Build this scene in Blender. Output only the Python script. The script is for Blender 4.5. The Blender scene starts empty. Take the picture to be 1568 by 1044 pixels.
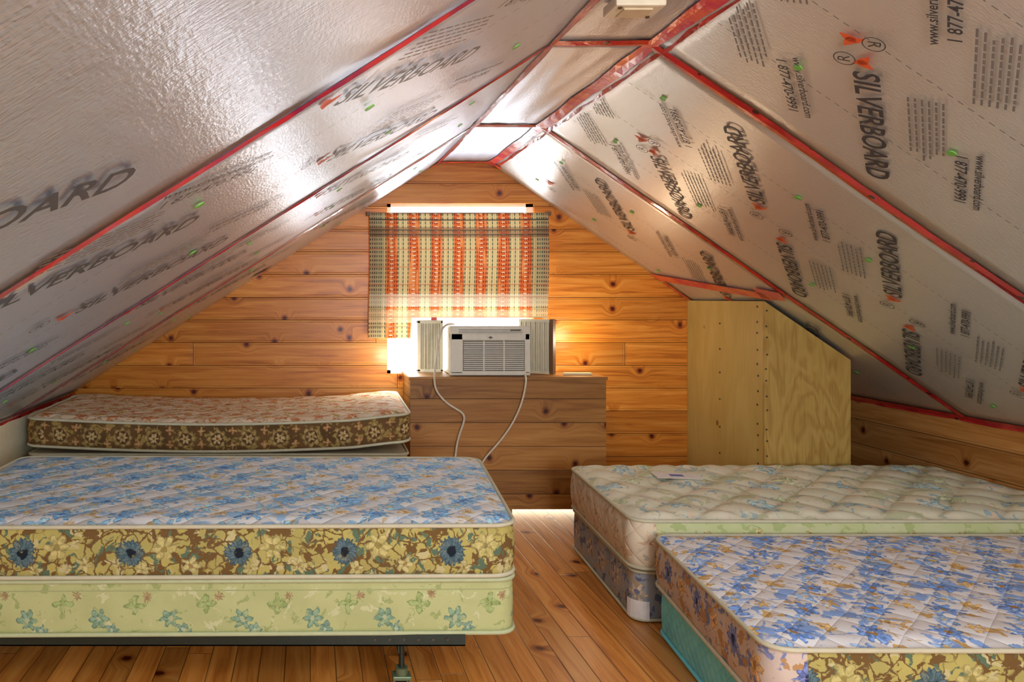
import bpy, bmesh, math, random
from mathutils import Vector, Matrix
random.seed(7)
scene = bpy.context.scene
try:
    scene.view_settings.view_transform = 'Standard'
except Exception: pass

# ------------------------------------------------------------------ room dims
XL, XR = -1.47, 3.20          # knee walls
RX0, RX1, RZ = 0.796, 1.12, 2.117   # flat ridge strip
KZ = 0.69
Y0, Y1 = -1.6, 4.8
def zc(x):
    if x < RX0: return RZ - (RX0-x)*(RZ-KZ)/(RX0-XL)
    if x > RX1: return RZ - (x-RX1)*(RZ-KZ)/(XR-RX1)
    return RZ

# ------------------------------------------------------------------ node helper
class NB:
    def __init__(s, name):
        s.mat = bpy.data.materials.new(name); s.mat.use_nodes = True
        s.nt = s.mat.node_tree; s.nt.nodes.clear()
        s.out = s.nt.nodes.new('ShaderNodeOutputMaterial')
    def n(s, t): return s.nt.nodes.new(t)
    def lk(s, a, b): s.nt.links.new(a, b)
    def put(s, sock, v):
        if isinstance(v, bpy.types.NodeSocket): s.lk(v, sock)
        elif isinstance(v, (tuple, list)):
            if len(v) == 3 and len(sock.default_value) == 4: v = (*v, 1)
            sock.default_value = v
        else: sock.default_value = v
    def m(s, op, a, b=None, c=None, clamp=False):
        nd = s.n('ShaderNodeMath'); nd.operation = op; nd.use_clamp = clamp
        s.put(nd.inputs[0], a)
        if b is not None: s.put(nd.inputs[1], b)
        if c is not None: s.put(nd.inputs[2], c)
        return nd.outputs[0]
    def mix(s, f, a, b, mode='MIX'):
        nd = s.n('ShaderNodeMix'); nd.data_type = 'RGBA'; nd.blend_type = mode
        s.put(nd.inputs[0], f); s.put(nd.inputs[6], a); s.put(nd.inputs[7], b)
        return nd.outputs[2]
    def xyz(s, v):
        nd = s.n('ShaderNodeSeparateXYZ'); s.lk(v, nd.inputs[0]); return nd.outputs
    def comb(s, x, y, z=0.0):
        nd = s.n('ShaderNodeCombineXYZ')
        for i, q in enumerate((x, y, z)): s.put(nd.inputs[i], q)
        return nd.outputs[0]
    def obj(s): return s.n('ShaderNodeTexCoord').outputs['Object']
    def uv(s): return s.n('ShaderNodeTexCoord').outputs['UV']
    def noise(s, v, sc=5, det=2, ro=.5, dist=0, col=False):
        nd = s.n('ShaderNodeTexNoise'); s.lk(v, nd.inputs['Vector'])
        nd.inputs['Scale'].default_value = sc; nd.inputs['Detail'].default_value = det
        nd.inputs['Roughness'].default_value = ro; nd.inputs['Distortion'].default_value = dist
        return nd.outputs[1 if col else 0]
    def vor(s, v, sc=5, feat='F1', out=0):
        nd = s.n('ShaderNodeTexVoronoi'); nd.feature = feat; s.lk(v, nd.inputs['Vector'])
        nd.inputs['Scale'].default_value = sc
        return nd.outputs[out]
    def white(s, v):
        nd = s.n('ShaderNodeTexWhiteNoise'); nd.noise_dimensions = '1D'; s.put(nd.inputs['W'], v)
        return nd.outputs[0]
    def ramp(s, f, stops, interp='LINEAR'):
        nd = s.n('ShaderNodeValToRGB'); nd.color_ramp.interpolation = interp
        s.lk(f, nd.inputs[0]); el = nd.color_ramp.elements
        while len(el) < len(stops): el.new(.5)
        for e, (p, c) in zip(el, stops):
            e.position = p; e.color = (*c, 1) if isinstance(c, (tuple, list)) else (c, c, c, 1)
        return nd.outputs[0]
    def sm(s, v, lo, hi):   # smoothstep
        nd = s.n('ShaderNodeMapRange'); nd.interpolation_type = 'SMOOTHSTEP'
        s.put(nd.inputs[0], v)
        if lo <= hi:
            nd.inputs[1].default_value = lo; nd.inputs[2].default_value = hi
        else:
            nd.inputs[1].default_value = hi; nd.inputs[2].default_value = lo
            nd.inputs[3].default_value = 1.; nd.inputs[4].default_value = 0.
        return nd.outputs[0]
    def bump(s, h, st=.3, dist=.01, nrm=None):
        nd = s.n('ShaderNodeBump'); nd.inputs['Strength'].default_value = st
        nd.inputs['Distance'].default_value = dist; s.lk(h, nd.inputs['Height'])
        if nrm is not None: s.lk(nrm, nd.inputs['Normal'])
        return nd.outputs[0]
    def pbr(s, col, rough=.5, metal=0., nrm=None, coat=0., spec=.5):
        p = s.n('ShaderNodeBsdfPrincipled')
        s.put(p.inputs['Base Color'], col); s.put(p.inputs['Roughness'], rough)
        s.put(p.inputs['Metallic'], metal); p.inputs['Coat Weight'].default_value = coat
        p.inputs['Specular IOR Level'].default_value = spec
        if nrm is not None: s.lk(nrm, p.inputs['Normal'])
        s.lk(p.outputs[0], s.out.inputs[0]); return s.mat

def plain(name, col, rough=.5, metal=0., var=.12, sc=30):
    b = NB(name); o = b.obj(); f = b.noise(o, sc, 3)
    c = b.mix(f, tuple(x*(1-var) for x in col), tuple(min(1, x*(1+var)) for x in col))
    return b.pbr(c, rough, metal, b.bump(f, .08, .002))

def wood(name, along, across, width, light, mid, dark, jl=None, rough=.42, groove=.004, ksc=3.4, seedo=0., bead=False, kr=.8, tvar=.45):
    b = NB(name); o = b.xyz(b.obj()); A = o[along]; B = o[across]
    pb = b.m('DIVIDE', B, width); idx = b.m('FLOOR', pb); fr = b.m('FRACT', pb)
    rnd = b.white(b.m('ADD', idx, 3.3+seedo))
    a2 = b.m('MULTIPLY_ADD', rnd, 13.7, A)
    edge = b.m('MULTIPLY', b.m('MINIMUM', fr, b.m('SUBTRACT', 1., fr)), width)
    tone = rnd
    if jl:
        ja = b.m('DIVIDE', a2, jl); ji = b.m('FLOOR', ja); jf = b.m('FRACT', ja)
        tone = b.white(b.m('MULTIPLY_ADD', idx, 17.3, ji))
        je = b.m('MULTIPLY', b.m('MINIMUM', jf, b.m('SUBTRACT', 1., jf)), jl)
        edge = b.m('MINIMUM', edge, je)
    nd = b.n('ShaderNodeTexVoronoi'); nd.voronoi_dimensions = '2D'; nd.inputs['Scale'].default_value = ksc
    b.lk(b.comb(b.m('MULTIPLY', a2, .85), b.m('ADD', b.m('MULTIPLY', B, .8), b.m('MULTIPLY', idx, .37)), 0.), nd.inputs['Vector'])
    kd = nd.outputs[0]
    kwob = b.m('MULTIPLY_ADD', b.noise(b.comb(b.m('MULTIPLY', a2, 30.), b.m('MULTIPLY', B, 60.), 0.), 1., 2), .03, b.m('SUBTRACT', kd, .015))
    warp = b.m('MULTIPLY', b.sm(kd, .22, .0), 1.6)
    gv = b.comb(b.m('MULTIPLY', a2, 1.3), b.m('ADD', b.m('MULTIPLY', B, 24.), warp), b.m('MULTIPLY', tone, 9.))
    g = b.noise(gv, 1.4, 5, .6, .8)
    fine = b.noise(b.comb(b.m('MULTIPLY', a2, 8.), b.m('MULTIPLY', B, 260.), 0.), 1., 2)
    c = b.ramp(g, [(.27, dark), (.47, mid), (.70, light)])
    c = b.mix(b.m('MULTIPLY', fine, .22), c, mid, 'MULTIPLY')
    tv = b.m('MULTIPLY_ADD', tone, tvar, 1.-tvar*.55)
    c = b.mix(1., c, b.comb(tv, tv, tv), 'MULTIPLY')
    kn = b.ramp(kwob, [(.0, (.10, .035, .01)), (.036*kr, (.16, .05, .012)), (.058*kr, (.62, .42, .30)), (.11*kr, (1, 1, 1))])
    c = b.mix(1., c, kn, 'MULTIPLY')
    e = b.sm(edge, 0., groove)
    if bead:
        e2 = b.sm(b.m('ABSOLUTE', b.m('SUBTRACT', edge, .013)), 0., .0025)
        e = b.m('MULTIPLY', e, b.m('MULTIPLY_ADD', e2, .45, .55))
    ev = b.m('MULTIPLY_ADD', e, .76, .24)
    c = b.mix(1., c, b.comb(ev, ev, ev), 'MULTIPLY')
    h = b.m('ADD', b.m('MULTIPLY', e, 1.), b.m('MULTIPLY', fine, .05))
    return b.pbr(c, rough, 0, b.bump(h, .4, .004), spec=.4)

W_WALL = wood('pine_wall_boards', 0, 2, .142, (.82, .38, .068), (.66, .238, .024), (.37, .10, .009), jl=2.7, bead=True, rough=.34)
W_SIDE = wood('pine_kneewall_boards', 1, 2, .142, (.74, .40, .14), (.60, .28, .07), (.36, .14, .03), seedo=5, bead=True)
W_BOX = wood('pine_ledge_boards', 0, 2, .138, (.50, .255, .062), (.38, .17, .033), (.22, .085, .016), rough=.5, seedo=9)
W_FLOOR = wood('pine_floor_boards', 1, 0, .088, (.90, .455, .12), (.75, .30, .055), (.44, .135, .02), jl=1.9, rough=.32, groove=.003, ksc=2.8, seedo=2, kr=.8, tvar=.5)
W_LIGHT = plain('pale_panel_wood', (.93, .86, .60), .6)

def ply(name, light, mid, dark, cath):
    b = NB(name); o = b.xyz(b.obj())
    h = b.m('ADD', o[0], b.m('MULTIPLY', o[1], 1.))
    n = b.noise(b.comb(b.m('MULTIPLY', h, 3.2), b.m('MULTIPLY', o[2], .9), 0.), 1.6, 3, .5, .5)
    w = b.m('SINE', b.m('MULTIPLY', n, 70.)) if cath else b.m('SINE', b.m('MULTIPLY', n, 18.))
    fine = b.noise(b.comb(b.m('MULTIPLY', h, 160.), b.m('MULTIPLY', o[2], 5.), 0.), 1., 2)
    f = b.m('MULTIPLY_ADD', w, .17, b.m('MULTIPLY', fine, .7))
    c = b.ramp(f, [(.05, light), (.4, mid), (.75, dark)])
    kd = b.vor(b.comb(h, b.m('MULTIPLY', o[2], .8), 0.), 4.)
    c = b.mix(1., c, b.ramp(kd, [(.0, (.25, .12, .05)), (.05, (.5, .35, .2)), (.07, (1, 1, 1))]), 'MULTIPLY')
    return b.pbr(c, .5, 0, b.bump(fine, .15, .002))
PLY_A = ply('plywood_plain', (.60, .48, .16), (.54, .41, .12), (.47, .34, .085), False)
PLY_B = ply('plywood_figured', (.54, .37, .10), (.46, .29, .065), (.32, .18, .035), True)

# foil faced insulation
def foil(name, tint, rough, metal, st):
    b = NB(name); o = b.obj(); q = b.xyz(o)
    rip = b.noise(b.comb(b.m('MULTIPLY', q[0], 45.), b.m('MULTIPLY', q[1], 190.), b.m('MULTIPLY', q[2], 45.)), 1., 3, .6)
    rip2 = b.noise(b.comb(b.m('MULTIPLY', q[0], 160.), b.m('MULTIPLY', q[1], 50.), b.m('MULTIPLY', q[2], 160.)), 1., 2, .5)
    big = b.noise(o, 3.5, 2, .5, .3)
    h = b.m('ADD', b.m('ADD', b.m('MULTIPLY', rip, .5), b.m('MULTIPLY', rip2, .35)), b.m('MULTIPLY', big, 2.2))
    c = b.mix(b.noise(o, 1.7, 3), tint, tuple(x*.88 for x in tint))
    r = b.m('MULTIPLY_ADD', rip, .14, rough)
    return b.pbr(c, r, metal, b.bump(h, st, .005))
FOIL = foil('foil_faced_board', (.74, .83, .95), .24, .80, .55)
FOIL_R = foil('foil_faced_board_warm', (.80, .81, .77), .29, .66, .35)

def tapemat(name, c1, c2, rough=.22, spots=True):
    b = NB(name); o = b.obj()
    n = b.noise(o, 9., 3); mk = b.vor(o, 15.)
    c = b.mix(b.sm(n, .4, .6), c1, c2)
    if spots: c = b.mix(b.sm(mk, .22, .16), c, (.06, .01, .015))
    return b.pbr(c, rough, 0, b.bump(b.noise(o, 60., 2), .3, .004), coat=.5)
TAPE = tapemat('red_sheathing_tape', (.60, .03, .03), (.42, .012, .02))
TAPE_L = tapemat('dark_red_sheathing_tape', (.55, .02, .03), (.30, .012, .06), spots=False)
TAPE_O = tapemat('orange_red_tape', (.82, .12, .06), (.66, .04, .09), spots=False)
INK = plain('black_print_ink', (.05, .05, .055), .5)
INK_L = plain('faded_print_ink', (.09, .10, .12), .42, .3)
INK_G = plain('grey_print_ink', (.19, .185, .17), .5)
ORANGE = plain('orange_print_ink', (.75, .12, .03), .5)
GREEN = plain('green_cap', (.16, .50, .08), .45)
PIPE = plain('mattress_piping', (.60, .58, .40), .7)
PIPE_G = plain('boxspring_piping', (.50, .56, .32), .7)
IVORY = plain('ac_ivory_plastic', (.70, .68, .55), .4)
IVORY_D = plain('ac_dark_slots', (.16, .15, .12), .6)
CREAM = plain('cream_plastic', (.74, .70, .52), .5)
WHITE = plain('white_frame_paint', (.82, .80, .74), .45)
DARK = plain('dark_steel', (.035, .05, .04), .4, .6)
BLACKR = plain('black_rubber', (.03, .03, .03), .6)
GREENM = plain('caster_green_metal', (.16, .22, .12), .4, .4)
BROWNW = plain('dark_edge_wood', (.16, .08, .04), .5)
BEIGE = plain('ticking_beige', (.66, .56, .36), .8)
LABEL = plain('paper_label', (.85, .84, .80), .7)
BLUEINK = plain('label_blue_ink', (.15, .2, .5), .7)
NAIL = plain('nail_steel', (.10, .08, .05), .4, .5)
CORDM = plain('cord_plastic', (.72, .66, .50), .5)
REDP = plain('red_plastic', (.7, .06, .04), .4)

# ------------------------------------------------------------------ floral fabric
def floral(name, base, base2, layers, blot=None, lines=None, quilt=None, bandv=None, rough=.8, warp=.02, fade=0., gain=1.5):
    """layers: (pu,pv,ou,ov,r,petals,amp,col,ccol,cr,stagger)"""
    b = NB(name); uvv = b.uv()
    nz = b.noise(uvv, 9., 2, .5, 0, col=True); q = b.xyz(nz); p = b.xyz(uvv)
    nz2 = b.xyz(b.noise(uvv, 55., 2, .5, 0, col=True))
    U = b.m('MULTIPLY_ADD', b.m('SUBTRACT', q[0], .5), warp*2, p[0])
    V = b.m('MULTIPLY_ADD', b.m('SUBTRACT', q[1], .5), warp*2, p[1])
    U = b.m('MULTIPLY_ADD', b.m('SUBTRACT', nz2[0], .5), .022, U)
    V = b.m('MULTIPLY_ADD', b.m('SUBTRACT', nz2[1], .5), .022, V)
    W = b.comb(U, V, 0.)
    c = b.mix(b.sm(b.noise(W, 6., 3), .4, .62), base, base2)
    if blot:
        for (sc, lo, hi, col, off) in blot:
            n = b.noise(b.comb(b.m('ADD', U, off), V, off), sc, 3, .6, .6)
            c = b.mix(b.sm(n, lo, hi), c, col)
    if lines:
        for (sc, w, col, lo) in lines:
            d = b.vor(W, sc, 'DISTANCE_TO_EDGE')
            mk = b.m('MULTIPLY', b.sm(d, w, w*.4), b.sm(b.noise(uvv, 5., 1), lo, lo+.08))
            c = b.mix(mk, c, col)
    for (pu, pv, ou, ov, r, pet, amp, col, ccol, cr, stg) in layers:
        vv = b.m('DIVIDE', b.m('SUBTRACT', V, ov), pv)
        row = b.m('FLOOR', vv)
        uu = b.m('ADD', b.m('DIVIDE', b.m('SUBTRACT', U, ou), pu), b.m('MULTIPLY', b.m('MODULO', b.m('ABSOLUTE', row), 2.), stg))
        fu = b.m('MULTIPLY', b.m('SUBTRACT', b.m('FRACT', uu), .5), pu)
        fv = b.m('MULTIPLY', b.m('SUBTRACT', b.m('FRACT', vv), .5), pv)
        R = b.m('SQRT', b.m('ADD', b.m('MULTIPLY', fu, fu), b.m('MULTIPLY', fv, fv)))
        T = b.m('ARCTAN2', fv, fu)
        cs = b.m('COSINE', b.m('MULTIPLY', T, float(pet)))
        E = b.m('MULTIPLY_ADD', cs, amp*r, r)
        rel = b.m('DIVIDE', R, E)
        mk = b.sm(rel, 1.02, .90)
        sh = b.mix(b.sm(b.noise(W, 60., 3), .42, .58), col, tuple(min(1, x*gain+.04) for x in col))
        sh = b.mix(b.m('MULTIPLY', b.sm(b.m('ABSOLUTE', b.m('SUBTRACT', rel, .90)), .10, .02), .6), sh, tuple(x*.4 for x in col))
        sh = b.mix(b.m('MULTIPLY', b.sm(cs, -.3, -.9), .6), sh, tuple(x*.5 for x in col))
        sh = b.mix(b.sm(b.m('DIVIDE', R, r), cr, cr*.8), sh, ccol)
        spk = b.sm(b.noise(W, 38., 3, .6), .56, .62)
        mk = b.m('MULTIPLY', mk, b.m('SUBTRACT', 1., b.m('MULTIPLY', spk, fade)))
        c = b.mix(mk, c, sh)
    if bandv:
        for (v0, v1, col) in bandv:
            mk = b.m('MULTIPLY', b.m('GREATER_THAN', p[1], v0), b.m('LESS_THAN', p[1], v1))
            c = b.mix(mk, c, col)
    weave = b.noise(uvv, 350., 1)
    h = b.m('MULTIPLY', weave, .15)
    if quilt:
        s1 = b.m('ABSOLUTE', b.m('SINE', b.m('MULTIPLY', b.m('ADD', p[0], p[1]), math.pi/quilt)))
        s2 = b.m('ABSOLUTE', b.m('SINE', b.m('MULTIPLY', b.m('SUBTRACT', p[0], p[1]), math.pi/quilt)))
        h = b.m('ADD', h, b.m('MULTIPLY', b.m('POWER', b.m('MULTIPLY', s1, s2), .4), 1.5))
    return b.pbr(c, rough, 0, b.bump(h, .5, .008), spec=.2)

F_BLUETOP = floral('floral_blue_orange_top', (.86, .88, .85), (.80, .84, .82),
    [(.20, .17, 0, 0, .046, 7, .30, (.22, .47, .80), (.14, .30, .64), .3, .5),
     (.20, .17, .10, .02, .024, 6, .35, (.70, .54, .28), (.55, .34, .14), .35, .5),
     (.20, .17, .05, .085, .038, 5, .4, (.34, .60, .84), (.76, .66, .40), .3, .5)],
    blot=[(15., .60, .64, (.70, .54, .28), 0.), (13., .53, .60, (.38, .62, .86), 7.3)], quilt=.11, warp=.04, fade=.9)
F_YELSIDE = floral('floral_yellow_blue_side', (.49, .44, .13), (.42, .38, .12),
    [(.33, .30, .26, -.055, .036, 6, .24, (.50, .45, .16), (.32, .27, .08), .3, .0),
     (.33, .30, .01, -.11, .024, 5, .3, (.50, .46, .19), (.34, .24, .08), .3, .0),
     (.33, .30, .19, -.12, .020, 5, .3, (.46, .43, .17), (.34, .24, .08), .3, .0),
     (.33, .30, .155, -.07, .042, 18, .10, (.075, .14, .16), (.012, .02, .03), .42, .0)],
    blot=[(17., .53, .56, (.17, .10, .03), 1.), (20., .56, .59, (.11, .18, .11), 4.), (14., .60, .63, (.56, .52, .26), 8.)],
    lines=[(24., .07, (.17, .10, .035), .36)], warp=.014, fade=.4, gain=1.2)
F_GREENBOX = floral('floral_green_boxspring', (.52, .57, .26), (.47, .52, .23),
    [(.22, .30, .02, -.10, .028, 6, .3, (.20, .34, .22), (.46, .52, .30), .3, .0),
     (.22, .30, .06, -.135, .020, 5, .3, (.20, .33, .24), (.5, .6, .4), .3, .0),
     (.22, .30, .13, -.055, .024, 4, .45, (.30, .40, .14), (.38, .44, .16), .2, .0),
     (.22, .30, .17, -.03, .012, 8, .3, (.36, .26, .12), (.3, .2, .1), .2, .0)],
    blot=[(24., .60, .63, (.36, .43, .17), 2.), (20., .62, .65, (.60, .64, .36), 6.)], warp=.012, bandv=[(.135, .139, (.38, .43, .2))], fade=.6, gain=1.25)
F_REDTOP = floral('floral_red_cream_top', (.84, .70, .50), (.80, .62, .42),
    [(.17, .13, 0, 0, .032, 6, .3, (.60, .24, .09), (.40, .16, .05), .3, .5),
     (.17, .13, .085, .03, .024, 5, .35, (.62, .42, .14), (.45, .28, .06), .3, .5)],
    blot=[(20., .56, .60, (.60, .27, .11), 0.), (22., .60, .63, (.48, .38, .14), 5.)], quilt=.1, warp=.03, fade=.85)
F_DAMASK = floral('damask_brown_side', (.16, .085, .028), (.11, .06, .02),
    [(.155, .13, 0, .0, .048, 8, .12, (.38, .26, .08), (.12, .05, .02), .74, .0),
     (.155, .13, 0, .0, .022, 6, .3, (.48, .37, .15), (.3, .08, .03), .3, .0),
     (.155, .07, .078, 0, .016, 4, .4, (.44, .22, .07), (.5, .4, .2), .35, .0)],
    blot=[(26., .56, .59, (.36, .25, .07), 0.)], warp=.006, fade=.5, gain=1.2)
F_GREYTOP = floral('floral_cream_blue_top', (.82, .79, .60), (.72, .73, .54),
    [(.36, .32, .05, 0, .055, 6, .4, (.36, .52, .54), (.66, .68, .54), .3, .5),
     (.36, .32, .2, .1, .04, 5, .4, (.50, .56, .34), (.66, .64, .42), .25, .5)],
    blot=[(9., .55, .62, (.58, .61, .38), 3.), (11., .60, .66, (.80, .66, .48), 9.), (16., .60, .65, (.40, .55, .56), 5.)], warp=.05, fade=.8)
F_GREENSIDE = floral('floral_palegreen_side', (.56, .62, .30), (.62, .65, .38),
    [(.20, .2, 0, 0, .022, 6, .3, (.34, .42, .26), (.44, .32, .12), .35, .0),
     (.20, .2, .1, .04, .016, 5, .3, (.50, .42, .18), (.3, .3, .1), .35, .0)],
    blot=[(18., .56, .60, (.44, .52, .22), 0.)], warp=.015, fade=.5)
F_PINKSIDE = floral('floral_pink_side', (.80, .71, .52), (.76, .65, .46),
    [(.26, .2, .05, 0, .036, 6, .4, (.64, .46, .30), (.5, .4, .2), .3, .0)],
    blot=[(13., .56, .60, (.62, .44, .28), 0.), (14., .60, .64, (.50, .50, .38), 6.)], quilt=.10, warp=.03, fade=.6)
F_GREYBLUE = floral('floral_greyblue_side', (.34, .38, .44), (.42, .44, .44),
    [(.20, .2, 0, .0, .036, 6, .4, (.50, .42, .30), (.2, .22, .32), .35, .0),
     (.20, .2, .1, .05, .026, 5, .4, (.16, .20, .32), (.5, .4, .2), .3, .0)],
    blot=[(16., .54, .58, (.46, .36, .24), 0.), (17., .57, .60, (.14, .17, .27), 5.)], warp=.02, fade=.6)
F_BLUETOP2 = floral('floral_violetblue_orange_top', (.84, .84, .82), (.80, .80, .78),
    [(.21, .16, 0, 0, .042, 8, .28, (.17, .32, .70), (.45, .26, .09), .28, .5),
     (.21, .16, .105, .03, .024, 6, .35, (.66, .42, .14), (.74, .58, .28), .35, .5),
     (.21, .16, .05, .08, .032, 5, .4, (.28, .44, .76), (.70, .55, .25), .3, .5)],
    blot=[(16., .595, .625, (.66, .43, .16), 0.), (14., .55, .60, (.28, .44, .78), 7.3)], quilt=.11, warp=.035, fade=.9)
F_BLUESIDE = floral('floral_blue_brown_side', (.66, .56, .46), (.60, .50, .42),
    [(.28, .2, .05, 0, .038, 10, .2, (.14, .19, .42), (.03, .04, .12), .36, .0),
     (.28, .2, .19, 0, .03, 6, .3, (.60, .38, .16), (.35, .2, .08), .3, .0)],
    blot=[(17., .55, .59, (.20, .24, .44), 0.), (19., .57, .60, (.48, .28, .12), 4.)], warp=.02, fade=.6)
F_TEAL = floral('quilted_teal', (.26, .84, .98), (.22, .76, .92), [], quilt=.055, warp=.0)

# ------------------------------------------------------------------ mesh helpers
def link(o, parent=None):
    scene.collection.objects.link(o)
    if parent: o.parent = parent
    return o
def empty(name):
    e = bpy.data.objects.new(name, None); e.empty_display_size = .1
    return link(e)
def mesh(name, vs, fs, mats, parent=None, mi=None, uvs=None, smooth=False):
    me = bpy.data.meshes.new(name); me.from_pydata([tuple(v) for v in vs], [], fs)
    if not isinstance(mats, (list, tuple)): mats = [mats]
    for m_ in mats: me.materials.append(m_)
    if mi: me.polygons.foreach_set('material_index', mi)
    if uvs:
        ul = me.uv_layers.new(name='UVMap')
        for p in me.polygons:
            for k, li in enumerate(p.loop_indices): ul.data[li].uv = uvs[p.index][k]
    if smooth: me.polygons.foreach_set('use_smooth', [True]*len(me.polygons))
    me.update()
    return link(bpy.data.objects.new(name, me), parent)

class MB:   # multi part mesh builder
    def __init__(s): s.v = []; s.f = []; s.mi = []; s.mats = []
    def mid(s, mat):
        if mat not in s.mats: s.mats.append(mat)
        return s.mats.index(mat)
    def add(s, vs, fs, mat):
        o = len(s.v); s.v += [tuple(v) for v in vs]; k = s.mid(mat)
        for f in fs: s.f.append(tuple(i+o for i in f)); s.mi.append(k)
    def box(s, x0, x1, y0, y1, z0, z1, mat, bev=0., M=None):
        bm = bmesh.new(); bmesh.ops.create_cube(bm, size=1.)
        for v in bm.verts:
            v.co = Vector(((x0+x1)/2+v.co.x*(x1-x0), (y0+y1)/2+v.co.y*(y1-y0), (z0+z1)/2+v.co.z*(z1-z0)))
        if bev: bmesh.ops.bevel(bm, geom=bm.edges[:], offset=bev, segments=2, affect='EDGES', profile=.6)
        if M is not None: bm.transform(M)
        bm.verts.index_update()
        s.add([v.co[:] for v in bm.verts], [[v.index for v in f.verts] for f in bm.faces], mat); bm.free()
    def cyl(s, c, ax, r, h, mat, n=20):
        ax = Vector(ax).normalized(); t = ax.orthogonal().normalized(); u = ax.cross(t); c = Vector(c)
        vs = []; 
        for k in (-.5, .5):
            for i in range(n):
                a = 2*math.pi*i/n; vs.append(c+ax*h*k+(t*math.cos(a)+u*math.sin(a))*r)
        fs = [[i, (i+1) % n, n+(i+1) % n, n+i] for i in range(n)]+[list(range(n))[::-1], list(range(n, 2*n))]
        s.add(vs, fs, mat)
    def prism(s, poly, y0, y1, mat):
        n = len(poly); vs = [(x, y0, z) for x, z in poly]+[(x, y1, z) for x, z in poly]
        fs = [[i, (i+1) % n, n+(i+1) % n, n+i][::-1] for i in range(n)]+[list(range(n)), list(range(n, 2*n))[::-1]]
        s.add(vs, fs, mat)
    def build(s, name, parent=None):
        return mesh(name, s.v, s.f, s.mats, parent, s.mi)

def tube(name, pts, r, mat, parent=None):
    cu = bpy.data.curves.new(name, 'CURVE'); cu.dimensions = '3D'; cu.bevel_depth = r; cu.bevel_resolution = 3
    sp = cu.splines.new('NURBS'); sp.points.add(len(pts)-1)
    for p, q in zip(sp.points, pts): p.co = (*q, 1)
    sp.use_endpoint_u = True; sp.order_u = 4; sp.resolution_u = 8
    cu.materials.append(mat)
    return link(bpy.data.objects.new(name, cu), parent)

# ------------------------------------------------------------------ shell
mb = MB(); mb.box(XL-.1, XR+.1, Y0-.1, Y1+.1, -.06, 0, W_FLOOR); mb.build('floor')

def gable(name, y0, y1, hole):
    hx0, hx1, hz0, hz1 = hole; mb = MB()
    def top(a, b):
        xs = [a]+[x for x in (RX0, RX1) if a < x < b]+[b]
        return [(x, zc(x)+.03) for x in xs][::-1]
    mb.prism([(XL, 0), (hx0, 0)]+top(XL, hx0), y0, y1, W_WALL)
    mb.prism([(hx1, 0), (XR, 0)]+top(hx1, XR), y0, y1, W_WALL)
    mb.prism([(hx0, 0), (hx1, 0), (hx1, hz0), (hx0, hz0)], y0, y1, W_WALL)
    mb.prism([(hx0, hz1), (hx1, hz1)]+top(hx0, hx1), y0, y1, W_WALL)
    return mb.build(name)
HOLE = (.48, 1.40, .80, 1.865)
gable('wall_back', Y1, Y1+.1, HOLE)
gable('wall_front', Y0-.1, Y0, (.45, 1.45, .75, 1.7))  # unseen end wall; its opening is added to hold the fill lamp
mb = MB(); mb.box(XL-.06, XL, Y0, Y1, 0, KZ+.02, W_LIGHT); mb.build('wall_left')
mb = MB(); mb.box(XR, XR+.06, Y0, Y1, 0, KZ+.02, W_SIDE); mb.build('wall_right')

# ceiling: foil boards with visible joints
SEAMS = [Y1, 3.75, 2.53, 1.31, .09, -1.13, Y0]
ceil = empty('ceiling')
def board(name, xa, xb, ya, yb, mat):
    nx, ny = 28, 16; vs = []; fs = []
    za, zb = zc(xa), zc(xb); d = Vector((xb-xa, 0, zb-za)).normalized(); nrm = Vector((-d.z, 0, d.x))
    if nrm.z > 0: nrm = -nrm
    ph = random.random()*6
    for i in range(nx+1):
        for j in range(ny+1):
            s, t = i/nx, j/ny
            ed = min(1, min(t, 1-t)*8)*min(1, min(s, 1-s)*8)
            o = ed*(.005*math.sin(5*s+ph)*math.sin(3*t+ph)+.0025*math.sin(13*s+ph*2))
            p = Vector((xa+(xb-xa)*s, ya+.001+(yb-ya-.002)*t, za+(zb-za)*s))-nrm*(.001+abs(o))
            vs.append(p)
    for i in range(nx):
        for j in range(ny):
            a = i*(ny+1)+j; fs.append([a, a+1, a+ny+2, a+ny+1])
    n0 = len(vs); vs += [v-nrm*.04 for v in vs]
    ring = [i*(ny+1) for i in range(nx+1)]+[nx*(ny+1)+j for j in range(1, ny+1)]+[i*(ny+1)+ny for i in range(nx-1, -1, -1)]+[j for j in range(ny-1, 0, -1)]
    fs2 = [[f[0]+n0, f[1]+n0, f[2]+n0, f[3]+n0][::-1] for f in fs]
    side = [[ring[k], ring[(k+1) % len(ring)], ring[(k+1) % len(ring)]+n0, ring[k]+n0] for k in range(len(ring))]
    return mesh(name, vs, fs+fs2+side, mat, ceil, smooth=False)
for k in range(len(SEAMS)-1):
    ya, yb = SEAMS[k+1], SEAMS[k]
    for ob in (board('foil_board_left_%d' % (k+1), XL-.01, RX0, ya, yb, FOIL),
               board('foil_board_right_%d' % (k+1), RX1, XR+.01, ya, yb, FOIL_R),
               board('foil_board_ridge_%d' % (k+1), RX0, RX1, ya, yb, FOIL)):
        for p in ob.data.polygons: p.use_smooth = True

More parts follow.
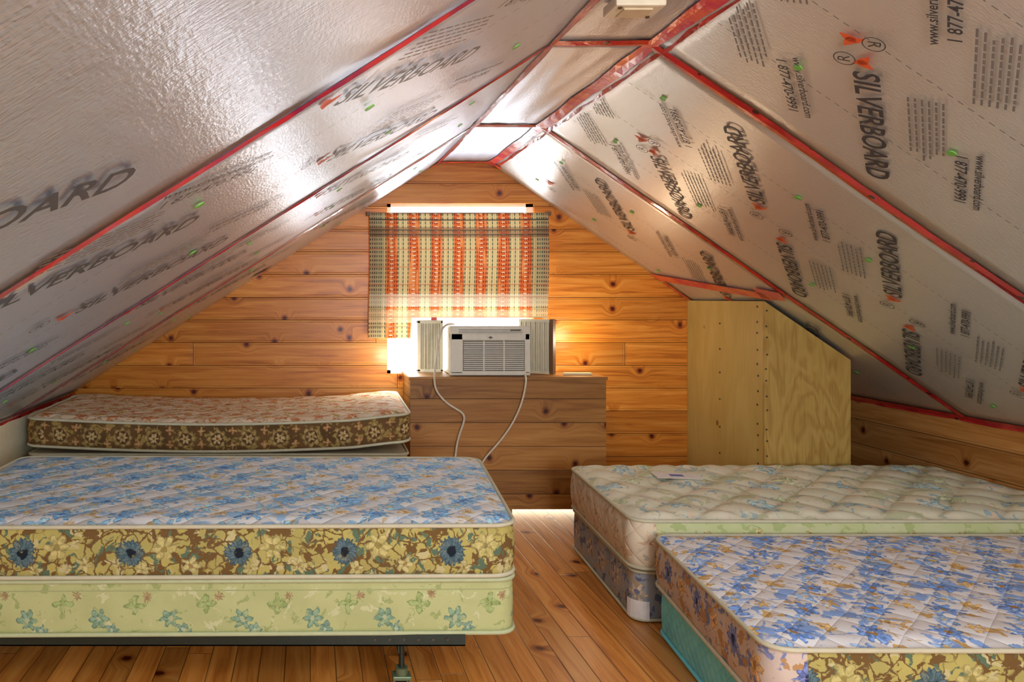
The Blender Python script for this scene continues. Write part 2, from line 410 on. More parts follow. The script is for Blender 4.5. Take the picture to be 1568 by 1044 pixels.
# tapes
def P(x, y, off=.004):
    if x < RX0: n = Vector((RZ-KZ, 0, -(RX0-XL))).normalized()
    elif x > RX1: n = Vector((-(RZ-KZ), 0, -(XR-RX1))).normalized()
    else: n = Vector((0, 0, -1))
    return Vector((x, y, zc(x)))+n*off
tp = MB()
def tape_cross(xa, xb, y, w, mat, seg=46):
    vs = []; 
    for i in range(seg+1):
        x = xa+(xb-xa)*i/seg; j = .005*math.sin(i*.35+y*3)
        l = w/2+random.uniform(-.002, .002); r = w/2+random.uniform(-.002, .002)
        vs += [P(x, y-l+j, .003), P(x, y+j, .006+random.uniform(0, .002)), P(x, y+r+j, .003)]
    fs = []
    for i in range(seg):
        a = i*3; fs += [[a, a+1, a+4, a+3], [a+1, a+2, a+5, a+4]]
    tp.add(vs, fs, mat)
for y in SEAMS[1:-1]:
    tape_cross(XL+.01, RX0-.01, y, .030, TAPE_L); tape_cross(RX1+.01, XR-.01, y, .048, TAPE)
    tape_cross(RX0, RX1, y, .06, TAPE, 8)
def tape_long(xm, wl, wr, mat, ya=Y0+.01, yb=Y1-.01, seg=110):
    vs = []
    for i in range(seg+1):
        y = ya+(yb-ya)*i/seg
        a = wl+.004*math.sin(i*.7)+random.uniform(-.002, .002); b = wr+.004*math.sin(i*.5+1)+random.uniform(-.002, .002)
        pa = P(xm-a, y, .004); pb = P(xm+b, y, .004); pm = P(xm, y, .0)+Vector((0, 0, -.008-random.uniform(0, .003)))
        vs += [pa, pm, pb]
    fs = []
    for i in range(seg):
        a = i*3; fs += [[a, a+1, a+4, a+3], [a+1, a+2, a+5, a+4]]
    tp.add(vs, fs, mat)
tape_long(RX0, .018, .016, TAPE_L); tape_long(RX1, .020, .026, TAPE_O)
tape_long(RX1+.040, .005, .005, TAPE, ya=.5, yb=4.7)
# knee joint tape
for (xk, sgn) in ((XL, 1), (XR, -1)):
    vs = []; n = 90
    for i in range(n+1):
        y = Y0+.01+(Y1-Y0-.02)*i/n; w = random.uniform(-.003, .003)
        p1 = P(xk+sgn*(.022+w), y, .004); vs += [p1, Vector((xk+sgn*.006, y, KZ-.01)), Vector((xk+sgn*.006, y, KZ-.018+w))]
    fs = []
    for i in range(n):
        a = i*3; fs += [[a, a+1, a+4, a+3], [a+1, a+2, a+5, a+4]]
    tp.add(vs, fs, TAPE)
def patch(pts, mat):
    tp.add([P(x, y, .009) for x, y in pts], [list(range(len(pts)))], mat)
patch([(2.12, 4.79), (2.18, 4.79), (2.36, 3.90), (2.30, 3.90)], TAPE_O)
patch([(2.20, 4.75), (2.20, 4.79), (2.36, 4.79), (2.36, 4.75)], TAPE_O)
patch([(2.26, 3.92), (2.34, 3.97), (2.36, 3.80), (2.30, 3.76)], TAPE_O)
patch([(-.36, 4.62), (-.28, 4.78), (-.22, 4.70), (-.33, 4.52)], TAPE_O)
tape_cross(RX0-.05, RX1+.06, 4.765, .05, TAPE_O, 10)
tp.build('seam_tape', ceil)

# printed lettering on the boards
def text2d(body, size, bold=.0):
    cu = bpy.data.curves.new('t', 'FONT'); cu.body = body; cu.size = size; cu.align_x = 'CENTER'; cu.align_y = 'CENTER'
    cu.resolution_u = 3; cu.offset = bold
    o = bpy.data.objects.new('t', cu); scene.collection.objects.link(o)
    dg = bpy.context.evaluated_depsgraph_get(); me = bpy.data.meshes.new_from_object(o.evaluated_get(dg))
    vs = [(v.co.x, v.co.y) for v in me.vertices]; fs = [list(p.vertices) for p in me.polygons]
    bpy.data.objects.remove(o); bpy.data.curves.remove(cu); bpy.data.meshes.remove(me)
    return vs, fs
T_MAIN = text2d('SILVERBOARD', .092, .0016)
wmain = max(v[0] for v in T_MAIN[0])-min(v[0] for v in T_MAIN[0])
T_TEL = text2d('1 877-470-9991', .042, .0007); T_WEB = text2d('www.silverboard.com', .034, .0005); T_R = text2d('R', .045)
ink = MB()
def place(shape, cx, cy, dx, dy, sx, flip, mat, side):
    # shape coords -> 45deg frame on the slope (T: +x,+y ; U: +x,-y) measured along the surface
    vs, fs = shape; k = 1/math.sqrt(1+((RZ-KZ)/(XR-RX1))**2) if side > 0 else 1/math.sqrt(1+((RZ-KZ)/(RX0-XL))**2)
    out = []; h = .7071
    for (a, b_) in vs:
        a = a*sx; 
        if flip: a, b_ = -a, -b_
        a += dx; b_ += dy
        s = (a+b_)*h; t = (a-b_)*h
        x, y = cx+s*k, cy+t
        lo, hi = (RX1+.05, XR-.03) if side > 0 else (XL+.03, RX0-.05)
        if x < lo or x > hi: return
        if y > 4.75: return
        out.append(P(x, y, .0028))
    ink.add(out, fs, mat)
def rect(w, h, x=0, y=0): return [(x-w/2, y-h/2), (x+w/2, y-h/2), (x+w/2, y+h/2), (x-w/2, y+h/2)], [[0, 1, 2, 3]]
def ring(r, w=.003, n=20):
    vs = [(r*math.cos(6.2832*i/n), r*math.sin(6.2832*i/n)) for i in range(n)]+[((r-w)*math.cos(6.2832*i/n), (r-w)*math.sin(6.2832*i/n)) for i in range(n)]
    return vs, [[i, (i+1) % n, n+(i+1) % n, n+i] for i in range(n)]
def drop(ang, s=1.):
    pts = []
    for i in range(14):
        t = 6.2832*i/14; r = .022*s; x = r*math.cos(t); y = r*.55*math.sin(t)*(1-.55*math.cos(t))
        x += r*.6; c, q = math.cos(ang), math.sin(ang); pts.append((x*c-y*q, x*q+y*c))
    return pts, [list(range(14))]
SX = .55/wmain
def group(cx, cy, flip, side, extra=True):
    m1 = INK if side > 0 else INK_L; f = -1 if flip else 1
    place(T_MAIN, cx, cy, 0, 0, SX, flip, m1, side)
    if not extra: return
    for a_ in (.9, 2.5): place(drop(a_, 1.), cx, cy, -.315*f, -.005, 1, flip, ORANGE, side)
    place(drop(-1.1, .8), cx, cy, -.32*f, 0, 1, flip, ORANGE, side)
    place(ring(.028), cx, cy, -.40*f, .03*f, 1, flip, m1, side); place(T_R, cx, cy, -.40*f, .03*f, 1, flip, m1, side)
    place(T_TEL, cx, cy, .16*f, .22*f, 1, flip, m1, side); place(T_WEB, cx, cy, .16*f, .265*f, 1, flip, m1, side)
    for r_ in range(6):
        x0 = -.20
        for sgm in range(9):
            w = random.uniform(.014, .034)
            place(rect(w, .0055), cx, cy, (x0+w/2)*f, (.10+.016*r_)*f, 1, False, INK_G, side); x0 += w+.006
for i, x in enumerate((1.20, 1.63, 2.17, 2.71)):
    for j, y in enumerate((-1.2, -.6, .0, .45, 1.03, 1.63, 2.23, 2.87, 3.46, 4.1)):
        group(x, y+.1*(i == 0), j % 2 == 1, 1)
for i, x in enumerate((-1.05, -.42, .22)):
    for j, y in enumerate((-.9, -.2, .25, .90, 1.52, 2.12, 2.8, 3.4, 4.1)):
        group(x, y+.1*(i == 2), False, -1, y > 1.4)
# dashed cut lines
for side in (-1, 1):
    lo, hi = (RX1+.06, XR-.05) if side > 0 else (XL+.05, RX0-.06)
    for yy in [q+d for q in SEAMS[1:-1] for d in (.31, .61, .91)]:
        if yy > 4.7 or (side < 0 and yy < 1.3): continue
        x = lo
        while x < hi-.02:
            ink.add([P(x, yy, .003), P(x+.014, yy, .003), P(x+.014, yy+.003, .003), P(x, yy+.003, .003)], [[0, 1, 2, 3]], INK_G); x += .026
ink.build('board_printing', ceil)
# green fastener caps
cap = MB()
for q in SEAMS[1:-1]:
    for x in [RX1+.22+.42*i for i in range(5)]+[RX0-.22-.42*i for i in range(5)]:
        for d in (.33, .85):
            if q+d > 4.75 or (x < RX0 and q+d < 1.4 and x > -.5): continue
            n = (P(x, q, .01)-P(x, q, 0)).normalized()
            cap.cyl(P(x+random.uniform(-.1, .1), q+d+random.uniform(-.08, .08), .002), n, .012, .003, GREEN, 14)
cap.build('fastener_caps', ceil)

# junction box on the ridge
jb = MB(); jb.box(.845, .985, 2.12, 2.22, RZ-.032, RZ-.002, CREAM, .006)
jb.box(.875, .955, 2.14, 2.20, RZ-.037, RZ-.032, BEIGE); jb.cyl((.862, 2.135, RZ-.033), (0, 0, 1), .006, .006, NAIL, 10); jb.cyl((.968, 2.205, RZ-.033), (0, 0, 1), .006, .006, NAIL, 10)
jb.build('ceiling_junction_box')

# ------------------------------------------------------------------ window
win = empty('window_1')
w = MB(); x0, x1, z0, z1 = HOLE
for (a, b_, c, d) in ((x0, x0+.025, z0, z1), (x1-.045, x1, z0, z1), (x0, x1, z0, z0+.02), (x0, x1, z1-.02, z1), (x0+.025, x1-.045, 1.31, 1.35)):
    w.box(a, b_, Y1+.03, Y1+.075, c, d, WHITE)
for i in range(9): w.box(.505, .80, Y1+.085, Y1+.088, .86+i*.045, .863+i*.045, WHITE)
w.build('sash', win)
gb = NB('window_glass'); g_ = gb.n('ShaderNodeBsdfTransparent'); gl = gb.n('ShaderNodeBsdfGlossy'); gl.inputs['Roughness'].default_value = .02
mx = gb.n('ShaderNodeMixShader'); mx.inputs[0].default_value = .06; gb.lk(g_.outputs[0], mx.inputs[1]); gb.lk(gl.outputs[0], mx.inputs[2]); gb.lk(mx.outputs[0], gb.out.inputs[0])
w = MB(); w.box(x0+.02, x1-.04, Y1+.05, Y1+.054, 1.13, z1-.02, gb.mat); w.build('pane', win)
fill_win = empty('added_rear_window')  # made-up window frame behind the camera, around the fill lamp
w = MB()
for (a, b_, c, d) in ((.45, .50, .75, 1.7), (1.40, 1.45, .75, 1.7), (.45, 1.45, .75, .79), (.45, 1.45, 1.66, 1.7), (.5, 1.4, 1.2, 1.24)):
    w.box(a, b_, Y0-.07, Y0-.03, c, d, WHITE)
w.build('sash', fill_win)

# curtain
def curtain():
    b = NB('striped_curtain_cloth'); p = b.xyz(b.uv()); U, V = p[0], p[1]
    per = .1385
    f = b.m('FRACT', b.m('DIVIDE', b.m('ADD', U, .035), per))
    fineV = b.m('FRACT', b.m('DIVIDE', V, .026)); dash = b.m('LESS_THAN', fineV, .55)
    fineU = b.m('FRACT', b.m('DIVIDE', U, .0138)); du = b.m('LESS_THAN', fineU, .5)
    red = b.mix(b.m('MULTIPLY', dash, du), (.60, .13, .035), (.24, .035, .02))
    red = b.mix(b.sm(b.noise(b.comb(U, b.m('MULTIPLY', V, .1), 0.), 40., 2), .5, .6), red, (.68, .25, .08))
    whd = b.m('MULTIPLY', b.m('LESS_THAN', b.m('ABSOLUTE', b.m('SUBTRACT', f, .23)), .07), b.m('LESS_THAN', fineV, .20))
    red = b.mix(whd, red, (.72, .62, .44))
    crm = b.mix(b.m('MULTIPLY', du, .6), (.62, .50, .26), (.52, .32, .10))
    c = b.mix(b.m('LESS_THAN', f, .50), crm, red)
    for c0 in (.53, .97, .75):
        mk = b.m('LESS_THAN', b.m('ABSOLUTE', b.m('SUBTRACT', f, c0)), .028)
        c = b.mix(b.m('MULTIPLY', mk, b.m('MULTIPLY_ADD', dash, .6, .3)), c, (.06, .11, .07))
    bord = b.m('ADD', b.m('LESS_THAN', U, .085), b.m('GREATER_THAN', U, 1.03), clamp=True)
    c = b.mix(b.m('MULTIPLY', bord, .8), c, b.mix(b.m('MULTIPLY', du, dash), (.46, .42, .24), (.05, .08, .06)))
    for (v0, v1, col, a) in ((.035, .045, (.05, .05, .04), .8), (.085, .15, (.20, .09, .05), .6), (.10, .108, (.04, .05, .04), .7), (.128, .136, (.04, .05, .04), .7), (.22, .226, (.5, .1, .04), .6), (.33, .336, (.5, .1, .04), .6), (.44, .446, (.5, .1, .04), .6), (.50, .58, (.78, .74, .56), .45), (.515, .523, (.4, .2, .1), .6), (.60, .68, (.90, .66, .40), .35), (.64, .648, (.2, .15, .1), .6), (.70, .708, (.25, .18, .1), .6)):
        mk = b.m('MULTIPLY', b.m('MULTIPLY', b.m('GREATER_THAN', V, v0), b.m('LESS_THAN', V, v1)), a)
        c = b.mix(mk, c, col)
    d = b.n('ShaderNodeBsdfDiffuse'); t = b.n('ShaderNodeBsdfTranslucent'); b.lk(c, d.inputs[0]); b.lk(c, t.inputs[0])
    m_ = b.n('ShaderNodeMixShader')
    # translucency raised toward the hem to imitate stronger backlight from the window
    b.lk(b.m('MULTIPLY_ADD', b.sm(V, .44, .66), .10, .05), m_.inputs[0]); b.lk(d.outputs[0], m_.inputs[1]); b.lk(t.outputs[0], m_.inputs[2]); b.lk(m_.outputs[0], b.out.inputs[0])
    return b.mat
CUR = curtain()
cw0, cw1, cz0, cz1 = .365, 1.475, 1.025, 1.80
nx, nz = 120, 30; vs = []; fs = []; uv = []; vt = []
for j in range(nz+1):
    for i in range(nx+1):
        s, t = i/nx, j/nz
        bot = cz0 if i <= 28 else (1.152 if i <= 116 else cz0+.02)
        ln = cz1-bot
        y = 4.755+.006*math.sin(s*38)*(.3+t)+.006*math.sin(s*11+1)*t
        vs.append((cw0+(cw1-cw0)*s+.004*math.sin(t*5), y, cz1-ln*t-.004*math.sin(s*math.pi)*(1-t))); vt.append((s*1.11, ln*t))
for j in range(nz):
    for i in range(nx):
        a = j*(nx+1)+i; fs.append([a, a+1, a+nx+2, a+nx+1])
        uv.append([vt[q] for q in fs[-1]])
cur = empty('curtain'); mesh('cloth', vs, fs, CUR, cur, uvs=uv, smooth=True)
r = MB(); r.cyl((.92, 4.765, 1.797), (1, 0, 0), .006, 1.13, BROWNW, 10)
r.box(.35, .37, 4.75, 4.80, 1.785, 1.808, BROWNW); r.box(1.47, 1.49, 4.75, 4.80, 1.785, 1.808, BROWNW); r.build('rod', cur)

# ------------------------------------------------------------------ pine ledge box under window
lb = MB(); bx0, bx1, by = .579, 1.714, 4.45
lb.box(bx0, bx1, by, by+.02, .05, .80, W_BOX); lb.box(bx0, bx0+.02, by+.02, Y1, .05, .80, W_BOX); lb.box(bx1-.02, bx1, by+.02, Y1, .05, .80, W_BOX)
lb.box(bx0-.008, bx1+.008, by-.008, Y1-.001, .80, .818, W_BOX, .003)
for q in (.6, 1.15, 1.67): lb.box(q, q+.025, by+.02, by+.05, 0, .8, W_BOX)
lb.build('window_ledge_box')
st = MB(); st.box(1.50, 1.66, 4.52, 4.56, .819, .832, BEIGE, .002); st.build('wood_offcut')

# ------------------------------------------------------------------ air conditioner
ac = empty('window_air_conditioner')
a = MB(); ax0, ax1, ay, az0, az1 = .815, 1.283, 4.47, .822, 1.11
a.box(ax0+.01, ax1-.01, ay+.06, 5.05, az0, az1-.008, IVORY, .008)
a.box(ax0, ax1, ay+.012, ay+.07, az0, az1, IVORY, .010)
a.box(ax0, ax1, ay, ay+.03, az1-.085, az1, IVORY, .008); a.box(ax0, ax1, ay, ay+.03, az0, az0+.028, IVORY, .008)
a.box(ax0, ax0+.075, ay, ay+.03, az0+.01, az1-.04, IVORY, .006); a.box(ax1-.035, ax1, ay, ay+.03, az0+.01, az1-.04, IVORY, .006)
a.box(ax0+.07, ax1-.03, ay+.008, ay+.014, az0+.02, az1-.08, IVORY_D)
gx0, gx1 = ax0+.078, ax1-.038
for i in range(15):
    z = az0+.034+i*.0112; a.box(gx0, gx1, ay+.001, ay+.011, z, z+.0056, IVORY)
for i in range(1, 3):
    x = gx0+(gx1-gx0)*i/3; a.box(x-.004, x+.004, ay-.001, ay+.01, az0+.028, az1-.085, IVORY)
a.box(ax0+.05, ax1-.05, ay-.002, ay+.004, az1-.045, az1-.014, IVORY_D)
for i in range(4): a.box(ax0+.05, ax1-.05, ay-.005, ay+.002, az1-.044+i*.0085, az1-.0385+i*.0085, IVORY)
a.box(ax1-.12, ax1-.06, ay-.006, ay, az1-.03, az1-.018, IVORY_D)
a.cyl(((ax0+ax1)/2, ay-.001, az1-.066), (0, 1, 0), .008, .004, IVORY_D, 16)
a.box((ax0+ax1)/2-.016, (ax0+ax1)/2+.016, ay-.001, ay+.002, az1-.068, az1-.064, IVORY_D)
a.build('body', ac)
p = MB()
lx0, lx1 = .655, .812
p.box(lx0, lx0+.02, 4.70, 4.735, .822, 1.135, CREAM, .003); p.box(lx1-.015, lx1, 4.70, 4.735, .822, 1.135, CREAM, .003)
p.box(lx0, lx1, 4.70, 4.735, 1.118, 1.138, CREAM, .003); p.box(lx0, lx1, 4.70, 4.735, .820, .838, CREAM, .003)
for i in range(12):
    x = lx0+.02+i*.0105; p.box(x, x+.0065, 4.705+(i % 2)*.004, 4.725, .838, 1.12, CREAM)
p.box(lx0, lx1, 4.722, 4.73, .83, 1.12, CREAM)
Mr = Matrix.Translation((1.285, 4.71, 0)) @ Matrix.Rotation(math.radians(-46), 4, 'Z')
for i in range(13):
    x = i*.0155; p.box(x, x+.011, -.006+(i % 2)*.004, .012, .835, 1.135, CREAM, 0, Mr)
p.box(0, .205, .008, .014, .83, 1.14, CREAM, 0, Mr); p.box(0, .21, -.01, .016, 1.13, 1.145, CREAM, 0, Mr); p.box(0, .21, -.01, .016, .822, .837, CREAM, 0, Mr)
p.box(.205, .228, -.014, .02, .822, 1.148, BROWNW, .002, Mr)
p.build('accordion_panels', ac)
p = MB(); p.box(.74, .775, 4.70, 4.73, 1.138, 1.155, REDP, .003); p.build('clip', ac)
tube('power_cord', [(.86, 4.6, 1.116), (.80, 4.50, 1.125), (.75, 4.43, 1.10), (.728, 4.42, .96), (.712, 4.42, .82), (.716, 4.425, .74), (.80, 4.43, .65), (.90, 4.43, .61), (.88, 4.43, .54), (.845, 4.43, .45), (.835, 4.43, .33), (.80, 4.42, .15), (.76, 4.40, .012), (.6, 4.3, .008)], .0065, CORDM, ac)
tube('second_cord', [(1.25, 4.50, .83), (1.248, 4.43, .83), (1.24, 4.425, .76), (1.222, 4.43, .67), (1.168, 4.43, .545), (1.074, 4.43, .42), (.99, 4.43, .34), (.94, 4.43, .2), (.92, 4.42, .03), (.86, 4.38, .008)], .006, CORDM, ac)  # second cord hanging over the ledge front

# ------------------------------------------------------------------ plywood enclosure
pe = MB(); ex0, ex1, ey = 2.355, 2.80, 3.995
g = .012
pe.add([(ex0, ey, 0), (ex0, Y1-.002, 0), (ex0, Y1-.002, zc(ex0)-g), (ex0, ey, zc(ex0)-g),
        (ex0+.015, ey, 0), (ex0+.015, Y1-.002, 0), (ex0+.015, Y1-.002, zc(ex0+.015)-g), (ex0+.015, ey, zc(ex0+.015)-g)],
       [[0, 3, 2, 1], [4, 5, 6, 7], [0, 4, 7, 3], [1, 2, 6, 5], [3, 7, 6, 2], [0, 1, 5, 4]], PLY_A)
pe.prism([(ex0-.002, 0), (ex1, 0), (ex1, zc(ex1)-g), (ex0-.002, zc(ex0)-g)], ey-.016, ey, PLY_B)
pe.prism([(ex1-.015, 0), (ex1, 0), (ex1, zc(ex1)-g), (ex1-.015, zc(ex1-.015)-g)], ey, Y1-.002, PLY_A)
for i in range(13):
    z = .30+i*.076+random.uniform(-.015, .015)
    if z < zc(ex0)-.05:
        pe.cyl((ex0+.008+random.uniform(-.003, .004), ey-.017, z), (0, 1, 0), .005, .003, NAIL, 8)
        pe.cyl((ex0-.001, ey+.05+random.uniform(-.01, .01), z+.02), (1, 0, 0), .006, .003, NAIL, 8)
        if i % 2: pe.cyl((ex0-.001, ey+.42, z), (1, 0, 0), .006, .003, NAIL, 8)
pe.build('plywood_enclosure')

# ------------------------------------------------------------------ mattresses
def pad(name, FL, FR, BL, BR, z0, z1, top, side, pipe, parent, side2=None, r=.07, bulge=.008, crown=.012, sag=None, quilt=None, K=34, step=.028, pr=.007, botpipe=True):
    FL, FR, BL, BR = [Vector(q) for q in (FL, FR, BL, BR)]
    L = (FR-FL).length; W = ((BL-FL).length+(BR-FR).length)/2; H = z1-z0
    per = []   # local x,y,nx,ny
    def arc(cx, cy, a0):
        n = 7
        for i in range(n+1):
            t = a0+math.pi/2*i/n; per.append((cx+r*math.cos(t), cy+r*math.sin(t), math.cos(t), math.sin(t)))
    def seg(x0, y0, x1, y1, nx, ny):
        l = math.hypot(x1-x0, y1-y0); n = int(l/step)
        for i in range(1, n): per.append((x0+(x1-x0)*i/n, y0+(y1-y0)*i/n, nx, ny))
    seg(r, 0, L-r, 0, 0, -1); arc(L-r, r, -math.pi/2); seg(L, r, L, W-r, 1, 0); arc(L-r, W-r, 0)
    seg(L-r, W, r, W, 0, 1); nb_ = len(per); arc(r, W-r, math.pi/2); seg(0, W-r, 0, r, -1, 0); arc(r, r, math.pi)
    N = len(per); cum = [0.]
    for i in range(N): 
        q = per[(i+1) % N]; cum.append(cum[-1]+math.hypot(q[0]-per[i][0], q[1]-per[i][1]))
    def W3(x, y, z):
        a_, b_ = x/L, y/W
        pxy = FL*(1-a_)*(1-b_)+FR*a_*(1-b_)+BL*(1-a_)*b_+BR*a_*b_
        return (pxy.x, pxy.y, z0+z+(sag(a_, b_) if sag else 0))
    vs = []; fs = []; mi = []; uv = []
    M = 8
    for k in range(M+1):
        t = k/M
        for (x, y, nx, ny) in per:
            o = bulge*math.sin(math.pi*t)
            vs.append(W3(x+nx*o, y+ny*o, H*t))
    for k in range(M):
        for i in range(N):
            j = (i+1) % N
            fs.append([k*N+i, k*N+j, (k+1)*N+j, (k+1)*N+i]); mi.append(1 if i >= nb_-2 else 0)
            uv.append([(cum[i], k/M*H), (cum[i+1], k/M*H), (cum[i+1], (k+1)/M*H), (cum[i], (k+1)/M*H)])
    o0 = len(vs); loc = []
    for k in range(K+1):
        s = 1-k/(K+.0)*.999
        for (x, y, nx, ny) in per:
            lx, ly = L/2+(x-L/2)*s, W/2+(y-W/2)*s
            e = min(lx, L-lx, ly, W-ly); fade = min(1., max(0., e/.06)); fade = fade*fade*(3-2*fade)
            hz = crown*fade
            if quilt:
                qp, qh = quilt
                h_ = abs(math.sin(math.pi*(lx+ly)/qp)*math.sin(math.pi*(lx-ly)/qp))**.45
                hz += qh*(h_-.4)*fade
            else: hz += .0025*math.sin(lx*17+ly*9)*math.sin(ly*21)*fade
            vs.append(W3(lx, ly, H+hz)); loc.append((lx, ly))
    for k in range(K):
        for i in range(N):
            j = (i+1) % N; a_ = k*N+i; b_ = k*N+j; c_ = (k+1)*N+j; d_ = (k+1)*N+i
            fs.append([o0+a_, o0+b_, o0+c_, o0+d_]); mi.append(2); uv.append([loc[q] for q in (a_, b_, c_, d_)])
    fs.append(list(range(N))[::-1]); mi.append(0); uv.append([(0, 0)]*N)
    for zz in ((H, 0.) if botpipe else (H,)):
        o0 = len(vs); C = 8
        for (x, y, nx, ny) in per:
            for c_ in range(C):
                t = 6.2832*c_/C; d = .003+pr*math.cos(t)
                vs.append(W3(x+nx*d, y+ny*d, zz+pr*math.sin(t)+(pr*.4 if zz == 0 else -pr*.1)))
        for i in range(N):
            j = (i+1) % N
            for c_ in range(C):
                e_ = (c_+1) % C; fs.append([o0+i*C+c_, o0+j*C+c_, o0+j*C+e_, o0+i*C+e_]); mi.append(3); uv.append([(0, 0)]*4)
    return mesh(name, vs, fs, [side, side2 or side, top, pipe], parent, mi, uv, smooth=True)

# near left bed with steel frame
b1 = empty('bed')
c = ((-1.30, 2.36), (.637, 2.385), (-1.27, 3.40), (.735, 3.37))
pad('mattress', *c, .413, .572, F_BLUETOP, F_YELSIDE, PIPE, b1)
c2 = ((-1.30, 2.365), (.635, 2.39), (-1.27, 3.40), (.735, 3.37))
pad('box_spring', *c2, .235, .402, BEIGE, F_GREENBOX, PIPE_G, b1, crown=.0, bulge=.003, r=.05)
f = MB()
for (y_, s_) in ((2.395, 1), (3.34, -1)):
    f.box(-1.28, .48, y_-.018*s_, y_-.014*s_, .200, .236, DARK) if s_ > 0 else f.box(-1.28, .48, y_+.014, y_+.018, .200, .236, DARK)
    f.box(-1.28, .48, min(y_-.018*s_, y_+.022*s_), max(y_-.018*s_, y_+.022*s_), .200, .204, DARK)
for x_ in (-1.22, .29):
    f.box(x_-.018, x_+.018, 2.38, 3.35, .203, .207, DARK); f.box(x_-.018, x_-.014, 2.38, 3.35, .175, .205, DARK)
    for y_ in (2.44, 3.28):
        f.cyl((x_, y_, .145), (0, 0, 1), .009, .12, DARK, 12); f.cyl((x_, y_, .095), (0, 0, 1), .020, .022, GREENM, 16)
        f.box(x_-.030, x_+.030, y_-.022, y_+.022, .070, .084, GREENM, .004)
        f.box(x_-.028, x_-.023, y_-.014, y_+.014, .024, .075, GREENM); f.box(x_+.023, x_+.028, y_-.014, y_+.014, .024, .075, GREENM)
        f.cyl((x_, y_, .029), (1, 0, 0), .028, .034, BLACKR, 20)
for i in range(6): f.cyl((.20+i*.045, 2.376, .22), (0, 1, 0), .004, .003, NAIL, 8)
f.build('frame', b1)

# far left bed
b2 = empty('bed.001')
sg = lambda a_, b_: -.030*math.sin(math.pi*min(1, a_/.95))+.02*max(0, a_-.85)/.15
pad('mattress', (-1.41, 3.79), (.493, 3.79), (-1.41, 4.70), (.52, 4.70), .545, .682, F_REDTOP, F_DAMASK, PIPE, b2, sag=sg, quilt=(.30, .006), crown=.016)
pad('box_spring', (-1.40, 3.81), (.485, 3.81), (-1.40, 4.69), (.50, 4.69), .33, .50, BEIGE, BEIGE, PIPE, b2, crown=0, bulge=.003, r=.04, sag=lambda a_, b_: 0)
f = MB()
for (y_) in (3.83, 4.65): f.box(-1.38, .45, y_-.015, y_+.015, .295, .33, DARK)
for x_ in (-1.2, .3):
    f.box(x_-.015, x_+.015, 3.83, 4.65, .30, .328, DARK)
    for y_ in (3.88, 4.6): f.cyl((x_, y_, .16), (0, 0, 1), .012, .28, DARK, 12); f.cyl((x_, y_, .012), (0, 0, 1), .024, .024, BLACKR, 16)
f.build('frame', b2)

# far right bed on floor
b3 = empty('bed.002')
pad('mattress', (1.262, 3.0), (3.185, 3.0), (1.335, 3.95), (3.185, 3.95), .215, .405, F_GREYTOP, F_GREENSIDE, PIPE, b3, side2=F_PINKSIDE, quilt=(.24, .024), crown=.016, K=60, step=.018, bulge=.014)
pad('box_spring', (1.275, 3.02), (3.18, 3.02), (1.345, 3.94), (3.18, 3.94), .008, .198, BEIGE, F_GREYBLUE, PIPE, b3, crown=0, bulge=.004, r=.05)
cg = MB()
vs = []
for zq in (.012, .085):
    for i in range(9):
        t = math.pi+math.pi/2*i/8; vs.append((1.275+.055+(.063)*math.cos(t), 3.02+.053+(.063)*math.sin(t), zq))
cg.add(vs, [[i, i+1, i+10, i+9] for i in range(8)], LABEL); o_ = cg.build('corner_guard', b3)
lab = MB(); Ml = Matrix.Translation((1.62, 3.58, 0)) @ Matrix.Rotation(-.15, 4, 'Z')
lab.box(0, .20, 0, .12, .4365, .438, LABEL, 0, Ml); lab.box(.07, .13, .04, .08, .4381, .4387, BLUEINK, 0, Ml); lab.build('label', b3)

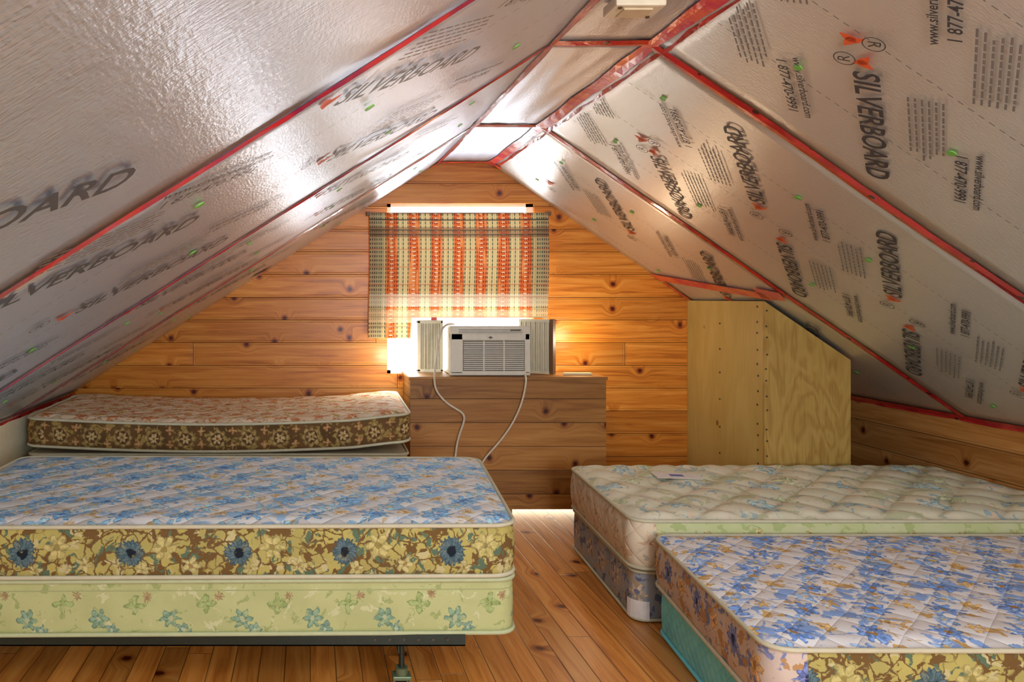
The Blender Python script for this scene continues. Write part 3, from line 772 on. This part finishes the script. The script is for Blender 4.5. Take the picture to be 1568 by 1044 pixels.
# near right bed on floor
b4 = empty('bed.003')
pad('mattress', (1.195, 2.0), (3.185, 1.99), (1.318, 2.955), (3.185, 2.955), .192, .362, F_BLUETOP2, F_YELSIDE, PIPE, b4, side2=F_BLUESIDE)
pad('box_spring', (1.235, 2.03), (3.18, 2.02), (1.335, 2.94), (3.18, 2.94), .008, .180, BEIGE, F_TEAL, F_TEAL, b4, side2=F_TEAL, crown=0, bulge=.006, r=.05)

# ------------------------------------------------------------------ lights
def area(name, loc, rot, sx, sy, power, col, spread=None):
    l = bpy.data.lights.new(name, 'AREA'); l.shape = 'RECTANGLE'; l.size = sx; l.size_y = sy; l.energy = power; l.color = col
    if spread: l.spread = math.radians(spread)
    o = bpy.data.objects.new(name, l); o.location = loc; o.rotation_euler = rot; link(o); return o
def point(name, loc, power, col, rad):
    l = bpy.data.lights.new(name, 'POINT'); l.energy = power; l.color = col; l.shadow_soft_size = rad
    o = bpy.data.objects.new(name, l); o.location = loc; link(o); return o
area('daylight_window', (.94, 5.15, 1.33), (math.radians(-90), 0, 0), 1.1, 1.3, 95, (.90, .95, 1.))
area('fill_area_rear', (.95, Y0-.08, 1.22), (math.radians(90), 0, 0), 1.0, .95, 92, (.82, .91, 1.))  # added fill from behind the camera, set in the made-up opening
area('light_leak_under_ledge', (1.15, 4.74, .04), (math.radians(-70), 0, 0), 1.0, .05, 1.6, (1., .85, .6))
point('fill_point_overhead', (.95, .3, 1.75), 31, (1., .96, .92), .14)  # added overhead fill
point('added_glow_right', (1.62, 4.58, 1.02), 3.4, (1., .82, .56), .05)  # added point lamp imitating bright glow on the wall beside the AC
point('added_glow_left', (.48, 4.62, .90), 2.6, (1., .93, .80), .05)  # added point lamp imitating glow near the far left mattress

wd = bpy.data.worlds.new('World'); scene.world = wd; wd.use_nodes = True
bg = wd.node_tree.nodes['Background']; bg.inputs[0].default_value = (.9, .95, 1., 1); bg.inputs[1].default_value = 1.5

cam = bpy.data.cameras.new('Camera'); cam.sensor_width = 36; cam.lens = 27; cam.shift_x = .197; cam.shift_y = -.043
cam.clip_start = .05
co = bpy.data.objects.new('Camera', cam); co.location = (0, 0, 1.28); co.rotation_euler = (math.radians(90), 0, 0); link(co)
scene.camera = co
